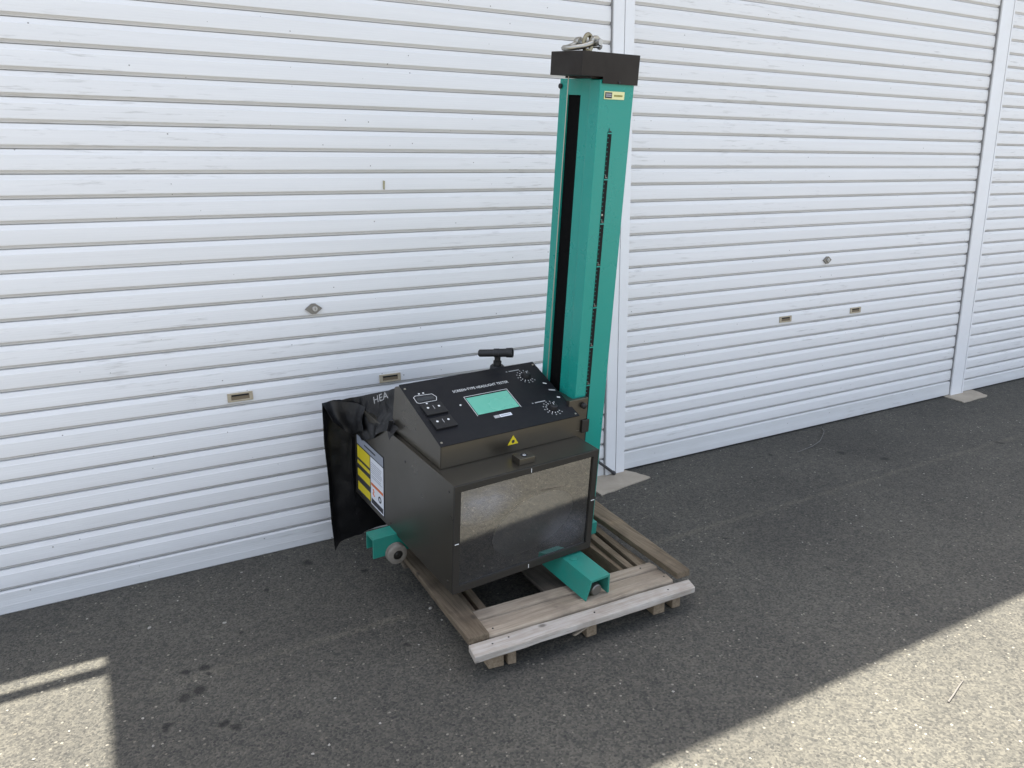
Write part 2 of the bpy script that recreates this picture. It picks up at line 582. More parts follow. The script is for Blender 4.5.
def shutter(x0, x1, zline, top, seed, label, handles, lock):
    root = thing('roller_shutter', label, 'shutter', (0.5 * (x0 + x1), 0, 0), 'white roller shutters along the wall')
    off = root.location
    rnd = random.Random(seed)
    mb = MB()
    n = int((top - zline) / PITCH_Z) + 1
    prof = [(0.0, .020), (.024, .020), (.026, .0100), (.045, .0096), (.130, .0026), (.134, .0036), (.146, .0034), (.150, .0006), (.165, .0), (.20, -.0003), (.5, -.0006), (.76, -.0003), (.785, .0006), (.965, .0036), (.977, .008), (.979, .020)]
    nx = 7
    prev = None
    rows = []
    for k in range(n):
        z0 = zline + k * PITCH_Z
        dy, tilt = rnd.uniform(-.0009, .0009), rnd.uniform(-.0012, .0012)
        sag = [rnd.uniform(-.0007, .0007) for _ in range(nx + 1)]
        for t_, d in prof:
            face = 0.1 < t_ < 0.96
            rows.append([(x0 + (x1 - x0) * i / nx, d + dy + (tilt * (t_ - .5) * 2 if face else 0) + (sag[i] if face else 0), z0 + t_ * PITCH_Z) for i in range(nx + 1)])
    vr = [[mb.bm.verts.new(q) for q in r] for r in rows]
    for A, B in zip(vr, vr[1:]):
        for i in range(nx):
            mb.bm.faces.new((A[i], A[i + 1], B[i + 1], B[i]))
    cm = painted_slats('shutter_paint', seed, zline=zline, half=(x1 - x0) / 2 if seed != 3 else 0.0)
    mb.build('slat_curtain', cm, root, smooth=True, off=off, sharp=7)
    # bottom rail: a flat bar with a slight outward ledge
    zb = 0.001 if seed == 3 else 0.009
    br = MB()
    pr_ = [(.026, zb), (-.005, zb), (-.0065, zb + .003), (-.0060, zb + .030), (-.0052, zb + .036), (-.0042, zb + .052), (-.0036, zline - .006), (.004, zline - .001), (.026, zline - .001)]
    br.prism([(x0 + .002, y, z) for y, z in pr_], (x1 - x0 - .004, 0, 0))
    br.build('bottom_rail', painted_slats('rail_paint', seed + 2, (0.70, 0.70, 0.69)), root, off=off)
    for (hx, hz) in handles:
        h = MB()
        w, hh, ww, wh = .047, .017, .034, .0105
        # frame as four butted strips round the recess
        h.box((hx - w, -.0065, hz + wh), (hx + w, .004, hz + hh), .0012)
        h.box((hx - w, -.0065, hz - hh), (hx + w, .004, hz - wh), .0012)
        h.box((hx - w, -.0062, hz - wh), (hx - ww, .004, hz + wh))
        h.box((hx + ww, -.0062, hz - wh), (hx + w, .004, hz + wh))
        ho = h.build('pull_handle', M['beige'], root, off=off)
        hp = MB()
        hp.box((hx - ww + .0002, -.0040, hz - wh + .0002), (hx + ww - .0002, .0038, hz + wh - .0002))
        po = hp.build('recess', M['beige_in'], ho, off=off)
        hl = MB()
        hl.box((hx - ww + .003, -.0058, hz + .0042), (hx + ww - .003, -.0042, hz + .0098))
        hl.build('finger_slot', M['dark'], ho, off=off)
    if lock:
        lx, lz = lock
        l_ = MB()
        pts = [(lx - .034, lz), (lx - .008, lz - .0205), (lx + .008, lz - .0205), (lx + .034, lz), (lx + .008, lz + .0205), (lx - .008, lz + .0205)]
        l_.prism([(x, -.001, z) for x, z in pts], (0, -.007, 0))
        lo = l_.build('lock_plate', M['hub'], root, off=off)
        c_ = MB()
        c_.cyl((lx + .004, -.007, lz), (lx + .004, -.0125, lz), .0105, 20, .001)
        c_.build('lock_cylinder', M['bright'], lo, smooth=True, off=off)
        k_ = MB()
        k_.box((lx + .0032, -.0135, lz - .005), (lx + .0048, -.0122, lz + .005))
        k_.build('keyhole', M['dark'], lo, off=off)
    return root


SH1 = shutter(-3.2, 2.1855, .0852, 2.62, 3, 'white roller shutter behind the green machine, with a diamond lock plate and two pull handles', [(0.456, 0.674), (1.066, 0.6685)], (0.765, 0.989))
SH2 = shutter(2.297, 5.1135, .1029, 3.4, 11, 'scuffed white roller shutter between the two posts, right of the green machine', [(3.437, 0.696), (4.037, 0.6945)], (3.743, 1.0115))
SH3 = shutter(5.250, 9.6, .0855, 3.4, 23, 'white roller shutter beyond the far post, cut off by the right edge', [], None)

# a dried drip on the left shutter
tp = MB()
tp.hexa([(1.080, -.0042, 1.442), (1.087, -.0042, 1.440), (1.087, -.002, 1.440), (1.080, -.002, 1.442), (1.081, -.0042, 1.476), (1.090, -.0042, 1.474), (1.090, -.002, 1.474), (1.081, -.002, 1.476)], .001)
tp.build('dried_drip', mat('ochre_smear', (0.35, 0.32, 0.2), 0.7), SH1, off=SH1.location)


def post(x0, x1, groove, label, top=3.4):
    root = thing('guide_post', label, 'post', (0.5 * (x0 + x1), 0, 0), 'white guide posts between the shutters')
    off = root.location
    a = MB()
    a.box((x0, -.017, .004), (groove, .06, top), .0015)
    a.build('guide_rail', M['post'], root, off=off)
    a = MB()
    a.box((groove + .0022, -.020, .004), (x1, .06, top), .0015)
    a.build('guide_rail', M['post'], root, off=off)
    a = MB()
    a.box((x0 - .004, -.008, .004), (x0 - .0005, .055, top))
    a.build('gap_shade_strip', mat('gap_shade_grey', (0.26, 0.255, 0.25), 0.7), root, off=off)  # grey strip painting the shaded gap along the post's left edge
    return root


post(2.190, 2.303, 2.249, 'white steel guide post beside the green column, with a seam down its middle')
post(5.118, 5.252, 5.236, 'white steel guide post near the right edge of the picture')

# the building the shutters belong to: outside the picture, it casts the long shadow
bld = thing('warehouse', 'white warehouse wall with a projecting canopy above the roller shutters', 'building', (3, 0.1, 0))
off = bld.location
w = MB()
w.box((-3.4, .075, 0), (12, .095, 2.69))
w.box((-0.112, .0752, 2.692), (12, .0952, 4.2))
w.box((-.112, -.012, 3.402), (12, .074, 4.10))
w.box((-3.4, -.0, 2.63), (-.113, .074, 2.69))
w.build('wall', M['wall'], bld, off=off)
w = MB()
w.box((-.112, -1.0, 4.10), (12, -.013, 4.155))
w.build('canopy', M['roof'], bld, off=off)
w = MB()
w.cyl((-6, -.03, 2.975), (-.112, -.03, 2.975), .028, 14)
for x in (-5, -3.5, -2, -.6):
    w.cyl((x, .03, 2.69), (x, -.03, 2.975), .012, 8)
w.build('gutter_pipe', M['roof'], bld, off=off)

# ------------------------------------------------------------------ pallet
pal = thing('wooden_pallet', 'weathered wooden pallet on the asphalt under the green machine', 'pallet', (1.3, -.8, 0))
po_ = pal.location


def board(name, quad, z0, z1, mt, bev=.003, jit=0.0):
    b = MB()
    b.slab(quad, z0, z1, bev)
    if jit:
        bmesh.ops.subdivide_edges(b.bm, edges=[e for e in b.bm.edges if e.calc_length() > .2], cuts=14, use_grid_fill=True)
        for v in b.bm.verts:
            nz = noise.noise_vector(Vector((v.co.x * 9, v.co.y * 9, v.co.z * 20 + z0 * 50)))
            v.co += Vector((nz.x * .3, nz.y, nz.z * .6)) * jit
    return b.build(name, mt, pal, off=po_)


# runners standing on the ground
for q in ([(.922, -1.155), (.972, -1.163), (1.024, -.43), (.974, -.43)], [(.985, -1.165), (1.012, -1.171), (1.064, -.43), (1.037, -.43)],
          [(1.279, -1.168), (1.319, -1.168), (1.371, -.43), (1.331, -.43)], [(1.555, -1.172), (1.602, -1.174), (1.654, -.43), (1.607, -.43)],
          [(1.640, -1.170), (1.674, -1.172), (1.726, -.43), (1.692, -.43)]):
    board('runner', q, .002, .0735, M['wood_block'], .003, .0015)
# cross boards on the runners
board('deck_board', [(.852, -1.206), (1.692, -1.223), (1.711, -1.168), (.863, -1.139)], .0745, .0965, M['wood_front'], .003, .004)
board('deck_board', [(.936, -1.136), (1.652, -1.156), (1.662, -1.104), (.94, -1.082)], .076, .103, M['wood_pink'], .006, .002)
board('deck_board', [(.932, -1.080), (1.668, -1.102), (1.672, -1.052), (.935, -1.030)], .075, .092, M['wood_pink'], .003, .002)
board('deck_board', [(.935, -1.028), (1.672, -1.050), (1.672, -1.004), (.938, -.974)], .0755, .1, M['wood_pink'], .005, .002)
board('deck_board', [(.885, -.55), (1.785, -.575), (1.795, -.43), (.897, -.41)], .075, .093, M['wood_dark'], .003, .001)
# long edge boards on top
board('edge_board', [(.863, -1.137), (.936, -1.139), (.985, -.42), (.899, -.415)], .094, .117, M['wood_brown'], .004, .004)
board('edge_board', [(1.664, -1.163), (1.722, -1.163), (1.800, -.42), (1.712, -.42)], .104, .128, M['wood_grey'], .004, .003)
# inner stringers, lower
board('stringer', [(1.235, -.972), (1.332, -.972), (1.37, -.58), (1.262, -.58)], .0742, .088, M['wood_dark'], .003, .001)
board('stringer', [(1.578, -.998), (1.606, -.998), (1.652, -.58), (1.622, -.58)], .0742, .094, M['wood_grey'], .003, .001)
board('stringer', [(1.624, -.998), (1.648, -.998), (1.704, -.58), (1.676, -.58)], .0743, .092, M['wood_grey'], .003, .001)
# the packing that lifts the machine's rear beam
board('packing_block', [(1.06, -.60), (1.16, -.60), (1.16, -.50), (1.06, -.50)], .0935, .168, M['wood_dark'], .003)
board('packing_block', [(1.44, -.58), (1.54, -.58), (1.54, -.48), (1.44, -.48)], .0935, .170, M['wood_dark'], .003)
# splinter hanging from the front board
sp_ = MB()
sp_.hexa([(1.205, -1.198, .052), (1.215, -1.2, .049), (1.215, -1.19, .05), (1.205, -1.19, .052), (1.285, -1.198, .073), (1.292, -1.2, .0735), (1.292, -1.185, .0735), (1.285, -1.185, .073)])
sp_.build('splinter', M['wood_pink'], pal, off=po_)
for (x, y, z) in ((.93, -1.17, .0965), (.99, -1.163, .0965), (1.6, -1.19, .0965), (1.3, -1.18, .0965), (.965, -1.105, .103), (1.64, -1.12, .103), (1.61, -1.026, .1)):
    n_ = MB()
    n_.cyl((x, y, z - .004), (x, y, z + .0012), .003, 10)
    n_.build('nail', M['dark'], pal, off=po_)

# ------------------------------------------------------------------ the headlight tester
RM = Matrix(((0.9968267, -0.0796006, 0.0004696), (0.0790765, 0.9895515, -0.1205603), (0.0091319, 0.1202148, 0.9927059)))
BASE = Vector((0.8737145, -1.0539351, 0.5790173))
O = Vector((0.47, 0.2, -0.463))          # origin of the thing in the machine's own frame
tester = thing('headlight_tester', 'dark grey headlight tester with a tall teal column, standing on a wooden pallet', 'headlight tester')
tester.matrix_world = Matrix.Translation(BASE + RM @ O) @ RM.to_4x4()
W, H, D = .557, .382, .765


def P(mb, name, mt, parent=tester, smooth=False):
    return mb.build(name, mt, parent, smooth, O)


# --- base: two inverted channels and wheels
b = MB()
b.prism([(.425, -.157, -.463), (.421, -.157, -.463), (.438, -.157, -.390), (.520, -.157, -.390), (.522, -.157, -.463), (.516, -.157, -.463), (.514, -.157, -.398), (.443, -.157, -.398)], (0, .556, 0))
b.box((.438, -.02, -.455), (.516, -.012, -.4))
b.prism([(-.09, .400, -.452), (-.09, .400, -.375), (-.09, .462, -.375), (-.09, .462, -.440), (-.09, .456, -.440), (-.09, .456, -.383), (-.09, .407, -.383), (-.09, .407, -.452)], (.84, 0, 0))
b.box((.54, .20, -.497), (.765, .398, -.445), .003)
base_o = P(b, 'base', M['teal_worn'])
b = MB()
b.cyl((.479, -.145, -.448), (.479, -.1, -.448), .021, 20, .003)
P(b, 'roller', M['hub'], base_o, True)
b = MB()
b.lathe((.468, -.02, -.3905), (0, 0, 1), [(0, 0), (0, .014), (.002, .014), (.003, .006), (.004, 0)], 20)
P(b, 'plug', M['teal_worn'], base_o, True)


def wheel(a, bb, c):
    k = MB()
    k.lathe((a, bb, c), (0, 1, 0), [(0, .018), (0, .031), (.003, .037), (.010, .037), (.012, .033), (.020, .033), (.022, .038), (.027, .038), (.027, .01)], 36)
    t_ = P(k, 'wheel', M['tyre'], base_o, True)
    k = MB()
    k.lathe((a, bb + .002, c), (0, 1, 0), [(-.001, 0), (-.001, .007), (.001, .009), (.002, .019), (.012, .019), (.012, 0)], 28)
    P(k, 'hub', M['trim'], base_o, True)


wheel(-.009, .371, -.445)
wheel(.70, .371, -.445)

# --- housing
h = MB()
# shell as side, top, bottom and back plates; open at the front behind the glass
h.box((0, .004, -H), (.006, D, 0), .0012)
h.box((W - .006, .004, -H), (W, D, 0), .0012)
h.box((.0062, .0042, -.006), (W - .0062, D, 0))
h.box((.0062, .0042, -H), (W - .0062, D, -H + .006))
h.box((.0062, D - .006, -H + .0062), (W - .0062, D, -.0062))
# hood behind the console
h.box((.055, .475, .0005), (W - .06, .70, .045), .01)
hous = P(h, 'housing', M['grey'])
f = MB()
fo = .022
f.box((0, -.004, -fo), (W, .0038, 0), .0012)
f.box((0, -.004, -H), (W, .0038, -H + fo + .004), .0012)
f.box((0, -.0038, -H + fo + .0042), (fo, .0038, -fo - .0002), .0008)
f.box((W - fo, -.0038, -H + fo + .0042), (W, .0038, -fo - .0002), .0008)
fr = P(f, 'window_frame', M['trim'], hous)
i_ = MB()                                  # black inner lining of the recess
i_.box((.0065, .004, -fo - .003), (W - .0065, .30, -fo))
i_.box((.0065, .004, -H + fo + .0005), (W - .0065, .30, -H + fo + .0035))
i_.box((fo - .004, .004, -H + fo + .004), (fo - .001, .30, -fo - .0035))
i_.box((W - fo + .001, .004, -H + fo + .004), (W - fo + .004, .30, -fo - .0035))
i_.box((.0065, .301, -H + .007), (W - .0065, .306, -.007))
P(i_, 'inner_box', mat('inside_black', (0.004, 0.004, 0.0045), 0.9, spec=0.1), hous)
gz0, gz1 = -H + fo + .004, -fo - .0005
gy0 = .003
gl = MB()
NS = 64                                    # fine tilted strips, added to steer the pane's reflection of the ground
dz = (gz1 - gz0) / NS
for q in range(NS):
    fz = q / (NS - 1)                      # facets lean more towards the lower edge
    rec = dz * math.tan(math.radians(7.4 + (0.55 - fz) * (5.5 if fz < .55 else 0.0)))
    za, zb_ = gz0 + q * dz, gz0 + (q + 1) * dz
    a_ = [gl.bm.verts.new(v) for v in ((fo, gy0, za), (W - fo, gy0, za), (W - fo, gy0 + rec, zb_), (fo, gy0 + rec, zb_))]
    gl.bm.faces.new(a_)
    if q < NS - 1:
        e_ = [gl.bm.verts.new(v) for v in ((fo, gy0, zb_), (W - fo, gy0, zb_))]
        gl.bm.faces.new((a_[3], a_[2], e_[1], e_[0]))
P(gl, 'front_glass', M['glass'], hous)
ln = MB()
ln.lathe((.345, .062, -.250), (0, -1, 0), [(0, 0), (0, .160), (.008, .164), (.010, .154), (.018, .10), (.024, .05), (.026, 0)], 56)
for v_ in ln.bm.verts:
    v_.co.z = -.250 + (v_.co.z + .250) * .62 + (v_.co.x - .345) * .16
P(ln, 'lens', M['lens'], hous, True)
for (x, z, v) in ((W * .5, -.011, 1), (W * .52, -H + .012, 1), (.010, -.2, 0), (W - .010, -.19, 0)):
    k = MB()
    if v:
        k.box((x - .0009, -.0055, z - .007), (x + .0009, -.0038, z + .007))
    else:
        k.box((x - .007, -.0055, z - .0009), (x + .007, -.0038, z + .0009))
    P(k, 'sight_mark', M['white'], fr)
k = MB()
k.box((W - .0005, .004, -.197), (W + .010, .012, -.186), .002)
P(k, 'latch', M['rubber'], hous)
k = MB()
k.box((.250, .022, .0005), (.310, .068, .022), .0015)
bl = P(k, 'sight_block', M['grey'])
k = MB()
k.lathe((.281, .045, .0222), (0, 0, 1), [(0, 0), (0, .012), (.0006, .012), (.0006, .0)], 22)
P(k, 'socket', M['dark'], bl)
k = MB()
k.lathe((.281, .044, .0230), (0, 0, 1), [(0, 0), (0, .0065), (.002, .005), (.003, 0)], 18)
P(k, 'bubble', M['bright'], bl, True)
for (y, z) in ((.03, -.03), (.03, -.35), (.33, -.06), (.6, -.04)):
    k = MB()
    k.lathe((0, y, z), (-1, 0, 0), [(-.0005, .0045), (.0012, .004), (.0018, 0)], 14)
    P(k, 'screw', M['trim'], hous, True)

# side sticker: header, yellow block with black lines, white column with print
SX = -.0012


def side(name, y0, y1, z0, z1, mt, par, lift=0.0):
    """patch on the left side, y measured towards the back"""
    k = MB()
    k.box((SX - lift - .0004, y0, z0), (SX - lift, y1, z1))
    return P(k, name, mt, par)


st = side('side_sticker', .502, .742, -.362, -.120, M['labelink'], hous)
side('header', .504, .740, -.158, -.122, M['labelgrey'], st, .0006)
side('print_line', .57, .67, -.143, -.137, M['labelink'], st, .0012)
for (z0, z1) in ((-.215, -.164), (-.241, -.226), (-.292, -.261), (-.352, -.318)):
    side('yellow_block', .622, .738, z0, z1, M['yellow'], st, .0006)
side('white_column', .504, .616, -.358, -.163, M['labelwhite'], st, .0006)
for z in (-.185, -.193, -.201, -.209, -.217, -.225, -.236, -.244):
    side('print_line', .512 + random.uniform(0, .02), .608, z, z + .0028, M['labeltext'], st, .0012)
side('orange_band', .506, .612, -.277, -.266, M['orange'], st, .0012)
side('black_band', .508, .610, -.352, -.331, M['labelink'], st, .0012)
k = MB()
k.lathe((SX - .0012, .536, -.306), (-1, 0, 0), [(0, .007), (0, .0135), (.0003, .0135), (.0003, .007)], 20)
P(k, 'round_symbol', M['labelink'], st)
k = MB()
k.tube([(SX - .0016, .592, -.287), (SX - .0016, .585, -.297), (SX - .0016, .595, -.304), (SX - .0016, .583, -.315)], .0022, 6)
P(k, 'orange_symbol', M['orange'], st)

# --- console with the sloping control panel
c0, c1 = .017, .553
con = MB()
con.prism([(c0, .118, .0005), (c0, .118, .078), (c0, .406, .181), (c0, .445, .165), (c0, .47, .0005)], (c1 - c0, 0, 0))
bmesh.ops.bevel(con.bm, geom=list(con.bm.edges), offset=.002, segments=2, affect='EDGES')
cons = P(con, 'console', M['grey'])
PO = Vector((c0, .118, .078))
PS = Vector((0, .288, .103)).normalized()
PN = Vector((0, -PS.z, PS.y))
PA = Vector((1, 0, 0))
PL = .3058


def pp(a, s_, n_=0.0):
    return PO + PA * a + PS * s_ + PN * n_


def plate(name, quad, n0, n1, mt, par, bevel=0.0):
    k = MB()
    k.hexa([pp(a, s_, n0) for a, s_ in quad] + [pp(a, s_, n1) for a, s_ in quad], bevel)
    return P(k, name, mt, par)


def rect(a0, s0, a1, s1):
    return [(a0, s0), (a1, s0), (a1, s1), (a0, s1)]


pan = plate('control_panel', rect(-.002, -.004, .540, PL + .002), .0008, .0045, M['panel'], cons, .0008)
TOP = .0048


def strip(a0, s0, a1, s1, wd, n0=TOP):
    d = Vector((a1 - a0, s1 - s0)).normalized() * wd / 2
    px, py = -d.y, d.x
    return [(a0 + px, s0 + py), (a0 - px, s0 - py), (a1 - px, s1 - py), (a1 + px, s1 + py)]


def lines(name, segs, wd, mt, par, n0=TOP):
    k = MB()
    for (a0, s0, a1, s1) in segs:
        q = strip(a0, s0, a1, s1, wd)
        k.poly([pp(a, s_, n0) for a, s_ in q])
    return P(k, name, mt, par)


# display in a thin white outline
plate('display', rect(.188, .097, .352, .187), .0040, .0050, M['lcd'], cons)
lines('display_outline', [(.184, .092, .184, .192), (.184, .192, .356, .192), (.356, .192, .356, .092)], .0017, M['white'], cons)
k = MB()
k.poly([pp(a, s_, .0053) for a, s_ in ((.188, .184), (.352, .184), (.352, .187), (.188, .187))])
P(k, 'display_edge', M['dark'], cons)


def panel_text(name, body, size, a, s_, mt, n0=TOP, spacing=1.0, bold=0.0):
    return text_mesh(name, body, size, mt, cons, lambda x, y: pp(a + x, s_ + y, n0) - O, spacing=spacing, bold=bold)


tt = panel_text('lettering', 'SCREEN-TYPE HEADLIGHT TESTER', .0165, .160, .2215, M['white'], spacing=1.08, bold=.0001)
wd_ = max(v.co.x for v in tt.data.vertices) - min(v.co.x for v in tt.data.vertices)
x_0 = min(v.co.x for v in tt.data.vertices)
for v in tt.data.vertices:
    v.co.x = x_0 + (v.co.x - x_0) * .222 / wd_
plate('maker_tag', rect(.258, .0655, .304, .0785), .0046, .0052, M['labelwhite'], cons)
plate('maker_mark', rect(.236, .0655, .2565, .0785), .0046, .0051, M['dimprint'], cons)
lines('tag_print', [(.262, .072, .299, .072)], .0045, M['labeltext'], cons, .0056)
k = MB()
k.lathe(pp(.153, .157, .0045), PN, [(0, .0035), (.002, .003), (.0025, 0)], 12)
P(k, 'indicator', M['white'], cons, True)
for (a, s_) in ((.008, .282), (.53, .29), (.008, .012), (.53, .008)):
    k = MB()
    k.lathe(pp(a, s_, .0045), PN, [(0, .004), (.0015, .0035), (.002, 0)], 12)
    P(k, 'screw', M['steel'], cons, True)

# two rotary knobs with their scales
for (a, s_, nm) in ((.466, .236, 1), (.466, .057, 0)):
    k = MB()
    k.lathe(pp(a, s_, .0045), PN, [(0, .0165), (.010, .0145), (.0135, .013), (.0145, .011), (.0145, 0)], 28)
    ko = P(k, 'knob', M['key'], cons, True)
    th = math.radians(80)
    k = MB()
    q = strip(a, s_, a + .012 * math.cos(th), s_ + .012 * math.sin(th), .0016)
    k.poly([pp(x, y, .0194) for x, y in q])
    P(k, 'pointer_line', M['white'], ko)
    segs = []
    for i in range(11):
        an = math.radians(-50 - i * 26)
        r0, r1 = .0215, .0265
        segs.append((a + r0 * math.cos(an), s_ + r0 * math.sin(an), a + r1 * math.cos(an), s_ + r1 * math.sin(an)))
    lines('knob_scale', segs, .0026, M['white'], cons)
    segs = []
    for i in range(11):
        an = math.radians(-50 - i * 26)
        x, y = a + .034 * math.cos(an), s_ + .034 * math.sin(an)
        segs.append((x - .002, y, x + .002, y))
    lines('knob_figures', segs, .0045, M['dimprint'], cons)
    lines('knob_title', [(a - .062, s_ + .041, a - .056, s_ + .041), (a - .050, s_ + .041, a - .006, s_ + .041)], .0042, M['dimprint'], cons)
lines('margin_print', [(.508, .187, .520, .180)], .005, M['white'], cons)
lines('margin_print', [(.508, .148, .531, .139)], .007, M['dimprint'], cons)
lines('margin_print', [(.515, .104, .526, .100)], .006, M['white'], cons)

# meter window and the two rocker keys on the left
lines('meter_outline', [(.017, .208, .017, .234), (.017, .234, .026, .240), (.026, .240, .086, .236), (.086, .236, .094, .218), (.094, .218, .086, .202), (.086, .202, .024, .202), (.024, .202, .017, .208)], .0017, M['white'], cons)
plate('meter_window', rect(.024, .210, .084, .230), .0044, .0050, mat('meter_grey', (0.03, 0.034, 0.038), 0.25), cons)
for (s0, s1, par_n) in ((.134, .188, 1), (.066, .120, 2)):
    k = MB()
    q = rect(.018, s0, .094, s1)
    tops = [.013, .013, .010, .010]
    k.hexa([pp(a, s_, .0045) for a, s_ in q] + [pp(a, s_, t_) for (a, s_), t_ in zip(q, tops)], .0012)
    key = P(k, 'rocker_key', M['key'], cons)
    mid = (s0 + s1) / 2
    for ax in (.036, .076):
        k = MB()
        z_ = .0123
        k.poly([pp(ax + .0042 * math.cos(t2 * math.pi / 4), mid + .006 + .0042 * math.sin(t2 * math.pi / 4), z_) for t2 in range(8)])
        P(k, 'key_mark', M['white'], key)
    k = MB()
    k.poly([pp(a, s_, .0121) for a, s_ in rect(.0555, mid - .004, .0575, mid + .014)])
    P(k, 'key_print', M['dimprint'], key)
for q_ in ((.040, .247, .046, .247), (.056, .2475, .062, .2475), (.044, .1955, .050, .1955)):
    lines('key_print', [q_], .0055, M['white'], cons)

# warning triangle on the console's front
k = MB()
k.prism([(.286, .1175, .061), (.265, .1175, .029), (.307, .1175, .029)], (0, -.0012, 0))
tri = P(k, 'warning_triangle', M['yellow'], cons)
k = MB()
k.lathe((.286, .1162, .0395), (0, -1, 0), [(0, 0), (0, .006), (.0003, .006), (.0003, 0)], 12)
P(k, 'warning_symbol', M['labelink'], tri)

# carriage plate between console and column
k = MB()
k.box((.545, .158, .0005), (.628, .172, .119), .002)
k.box((.5585, .158, -.16), (.628, .172, .0003), .002)
k.box((.5535, .1725, .02), (.586, .36, .11))
car = P(k, 'carriage_plate', M['grey'])
k = MB()
k.lathe((.604, .158, .094), (0, -1, 0), [(0, .006), (.004, .006), (.005, .011), (.013, .0105), (.015, .008), (.016, 0)], 24)
P(k, 'clamp_knob', M['rubber'], car, True)
k = MB()
k.box((.604, .150, -.012), (.636, .1575, .036), .002)
P(k, 'scale_pointer', M['trim'], car)

# --- sighting scope on the back of the console
k = MB()
k.lathe((.421, .435, .150), (0, 0, 1), [(0, 0), (0, .030), (.030, .026), (.034, .022), (.034, .015), (.05, .015), (.052, .011), (.085, .011), (.085, 0)], 24)
sc_ = P(k, 'sighting_scope', M['rubber'], smooth=True)
A0, A1 = Vector((.362, .470, .2275)), Vector((.449, .380, .2440))
ax = A1 - A0
Lx = ax.length
k = MB()
k.lathe(A0, ax, [(0, 0), (0, .010), (.004, .0135), (Lx * .45, .0135), (Lx * .46, .0160), (Lx * .6, .0160), (Lx * .61, .0150), (Lx * .80, .0152), (Lx * .82, .0172), (Lx * .98, .0178), (Lx, .0168), (Lx, .0138), (Lx - .016, .013), (Lx - .016, 0)], 28)
P(k, 'barrel', M['rubber'], sc_, True)

# --- column
k = MB()
sb0, sb1 = .273, .342
k.box((.588, .225, -.42), (.716, .2728, 1.160))
k.box((.588, .3422, -.42), (.716, .384, 1.160))
k.box((.5965, .2730, -.42), (.7155, .3420, 1.1598))
k.box((.588, .2730, 1.112), (.5963, .3420, 1.1596))
colm = P(k, 'column', M['teal'])
k = MB()
k.box((.5945, .2734, -.41), (.5962, .3416, 1.1115))
P(k, 'slide_slot', mat('slot_black', (0.003, 0.003, 0.003), 0.9, spec=0.1), colm)
k = MB()
k.box((.583, .175, -.42), (.721, .2248, 1.158), .0025)
P(k, 'front_cover', M['teal'], colm)
k = MB()
k.tube([(.560, .305, 1.166), (.562, .311, .8), (.563, .316, .4), (.564, .320, .10)], .0017, 8)
P(k, 'lift_cable', M['steel'], colm, True)
k = MB()
k.lathe((.588, .378, 1.137), (-1, 0, 0), [(0, .008), (.006, .008), (.008, .005), (.008, 0)], 16)
P(k, 'bolt', M['rubber'], colm, True)
# graduated scale on the front cover
k = MB()
z = 1.000
zi = 0
k.box((.6285, .1738, -.12), (.6445, .1749, 1.008))
ruler = P(k, 'height_scale', mat('scale_black', (0.008, 0.008, 0.008), 0.7, spec=0.2), colm)
k = MB()
z = 1.004
i = 0
while z > -.11:
    if i % 10 == 0:
        k.box((.6282, .1730, z - .0030), (.6448, .1736, z + .0012))
    else:
        k.box((.6282, .1730, z - .0013), (.6325, .1736, z + .0008))
    z -= .0141
    i += 1
P(k, 'graduation', M['teal'], ruler)
for j in range(8):
    zz = 1.014 - j * .141
    k = MB()
    k.prism([(.6320, .1726, zz - .006), (.6405, .1726, zz - .006), (.6405, .1726, zz - .0035), (.6345, .1726, zz - .0035), (.6345, .1726, zz + .004), (.6320, .1726, zz + .004)], (0, .0003, 0))
    P(k, 'scale_figure', M['labelink'] if j == 0 else M['hub'], ruler)
# maker's label at the top of the column
k = MB()
k.box((.601, .1728, 1.103), (.682, .1748, 1.126))
lb = P(k, 'column_label', M['paleyellow'], colm)
k = MB()
k.box((.6035, .1720, 1.106), (.631, .1726, 1.123))
P(k, 'label_mark', M['labelink'], lb)
k = MB()
k.box((.6065, .1716, 1.1105), (.628, .1719, 1.1135))
k.box((.6065, .1716, 1.1160), (.628, .1719, 1.1190))
P(k, 'label_mark', M['labeltext'], lb)
k = MB()
for j in range(7):
    x = .640 + j * .0050
    k.box((x, .1720, 1.1115), (x + .0036, .1726, 1.1165))
P(k, 'label_print', mat('olive_print', (0.22, 0.20, 0.03), 0.5), lb)
k = MB()
k.lathe((.633, .174, .75), (0, -1, 0), [(0, .0)] + [(0, .004), (.0005, .0035), (.0006, 0)], 10)
P(k, 'scale_rivet', M['steel'], ruler)

# --- cap
k = MB()
k.prism([(.504, .172, 1.166), (.504, .172, 1.234), (.729, .172, 1.234), (.729, .172, 1.147), (.588, .172, 1.147), (.588, .172, 1.166)], (0, -.003, 0))
k.box((.504, .1722, 1.1662), (.729, .328, 1.234), .0015)
k.box((.726, .1722, 1.147), (.729, .328, 1.1660))
k.box((.56, .19, 1.1604), (.715, .322, 1.1660))
cap = P(k, 'top_cap', M['cap'])
k = MB()
k.lathe((.652, .169, 1.152), (0, -1, 0), [(0, .0045), (.003, .0045), (.004, 0)], 12)
P(k, 'bolt', M['rubber'], cap, True)

